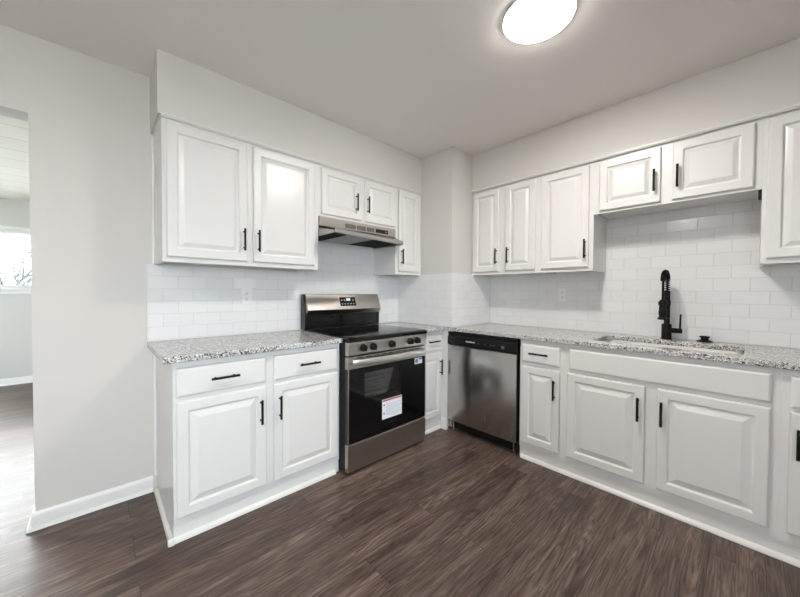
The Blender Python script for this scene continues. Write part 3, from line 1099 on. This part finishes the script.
for k in range(5):
    bgp(-1.380 + k * .029, -1.366 + k * .029, .32, .40, .0023, M_grey, 'button_mark', dp)
for k in (0, 1, 4):
    bgp(-1.380 + k * .029, -1.366 + k * .029, .56, .66, .0023, M_grey, 'button_mark', dp)

t.location.y -= .009      # the range stands a little proud of the wall

# ------------------------------------------------------------------ range hood
HX0, HX1 = XR0 + .006, XR1 - .003
t = thing('range_hood', 'stainless under-cabinet range hood above the range', 'range hood', (RC, -.2, 1.62))
YL, YR = -.535, -.420      # front lip, as the photograph shows it
m = MB(); m.box(HX0, HX1, -.326, -.009, 1.711, ZH - .001); m.box(HX0 + .004, HX1 - .004, -.30, -.009, 1.704, 1.711); bd = m.build('body', M_steel, t, .002)
m = MB()
def hood_ring(x, yf):
    zl = 1.634
    return [(x, -.009, 1.7035), (x, -.312, 1.7035), (x, yf, 1.666), (x, yf - .003, 1.660), (x, yf - .003, zl + .003), (x, yf, zl), (x, yf + .014, zl), (x, yf + .014, 1.652), (x, -.322, 1.693), (x, -.009, 1.693)]
m.loops([hood_ring(HX0, YL), hood_ring(HX1, YR)])
for x, yf in ((HX0, YL), (HX1 - .006, YR)):     # end plates
    m.loops([[(xx, -.009, 1.703), (xx, -.322, 1.703), (xx, yf + .002, 1.662), (xx, yf + .002, 1.634), (xx, -.009, 1.634)] for xx in (x, x + .006)])
m.build('canopy', M_steel, t)
m = MB()
m.loops([[(HX0 + .007, -.012, zz), (HX0 + .007, YL + .016, zz), (HX1 - .007, YR + .016, zz), (HX1 - .007, -.012, zz)] for zz in (1.648, 1.650)]); m.build('underside_pan', M_dark, t)
m = MB(); m.loops([[(HX0 + .155, -.05, zz), (HX0 + .155, YL + .045, zz), (HX0 + .400, YL + .07, zz), (HX0 + .400, -.05, zz)] for zz in (1.640, 1.6475)]); fl = m.build('mesh_filter', M_filter, t)
for xx in (HX0 + .147, HX0 + .401):
    m = MB(); m.box(xx, xx + .007, YL + .05, -.045, 1.638, 1.6478); m.build('filter_rail', M_steelp, fl)
vf = .326
for x0, x1 in ((-1.488, -1.392), (-1.375, -1.290), (-1.276, -1.200)):
    m = MB(); ab(m, x0, x1, vf + .0002, vf + .002, 1.722, 1.756)
    g_ = m.build('vent_grille', M_vent, bd)
    m = MB()
    for k in range(4):
        ab(m, x0 + .004, x1 - .004, vf + .0021, vf + .003, 1.726 + k * .008, 1.729 + k * .008)
    m.build('grille_slats', M_filter, g_)
m = MB(); ab(m, -1.185, -1.050, vf + .0002, vf + .003, 1.724, 1.756); sp_ = m.build('switch_panel', M_blackp, bd)
for x, w_ in ((-1.150, .022), (-1.110, .022)):
    m = MB(); ab(m, x - w_ / 2, x + w_ / 2, vf + .0032, vf + .007, 1.730, 1.750); m.build('rocker_switch', M_blackp, sp_, .001)
m = MB(); ab(m, -1.083, -1.062, vf + .0032, vf + .0036, 1.735, 1.744); m.build('maker_mark', M_steelp, sp_)

# ------------------------------------------------------------------ dishwasher
t = thing('dishwasher', 'stainless dishwasher with black control strip under the granite worktop', 'dishwasher', (-.34, -1.0, 0))
DY0, DY1 = -1.326, -.673
m = MB(); m.box(-.600, -.03, DY0 + .006, -DA - .004, .10, CB - .004); m.build('tub', M_blacke, t)
m = MB()      # gently bowed stainless door
rings = []
for k in range(13):
    f = k / 12; y = DY1 + (DY0 + .010 - DY1) * f
    xb = -.640 - .006 * math.sin(PI * f)
    rings.append([(-.6235, y, .100), (xb + .004, y, .100), (xb, y, .106), (xb, y, .758), (xb + .003, y, .7625), (-.6235, y, .7625)])
m.loops(rings); dd = m.build('door', M_steelv, t, 0, True)
m = MB(); m.prism([(-.6235, .7635), (-.632, .7635), (-.646, .770), (-.650, .790), (-.648, .838), (-.636, .846), (-.634, .856), (-.640, .862), (-.638, .874), (-.6235, .876)], 'y', DY0 + .008, DY1 - .002)
cpn = m.build('control_strip', M_blackp, t, .001)
m = MB()
for k in range(10):
    m.box(-.6508, -.6504, -.878 - k * .0085, -.8718 - k * .0085, .806, .815 if k % 3 else .818)
m.build('strip_lettering', mat('white printed lettering', (0.75, 0.75, 0.75), .5), cpn)
M_dim = mat('dim printed marks', (0.12, 0.12, 0.12), .5)
for y in (-.985, -1.045, -1.10, -1.125):
    m = MB(); m.box(-.6508, -.6504, y - .014, y, .805, .810); m.build('button_mark', M_dim, cpn)
m = MB(); m.box(-.6508, -.6504, -1.222, -1.195, .793, .816); m.build('button_mark', M_dim, cpn)
m = MB(); m.box(-.575, -.560, DY0 + .003, DY1 - .020, .012, .098); m.build('toe_panel', M_blackp, t)
m = MB(); m.box(-.628, -.561, DY0 + .001, DY0 + .020, .020, .098); m.build('side_bracket', M_blackp, t)
for y in (DY1 - .040, DY0 + .045):
    m = MB(); m.lathe([(.015, .0008), (.015, .010), (.007, .012), (.007, .0995)], (-.598, y, 0), 'z', 16); m.build('foot', M_steelp, t)
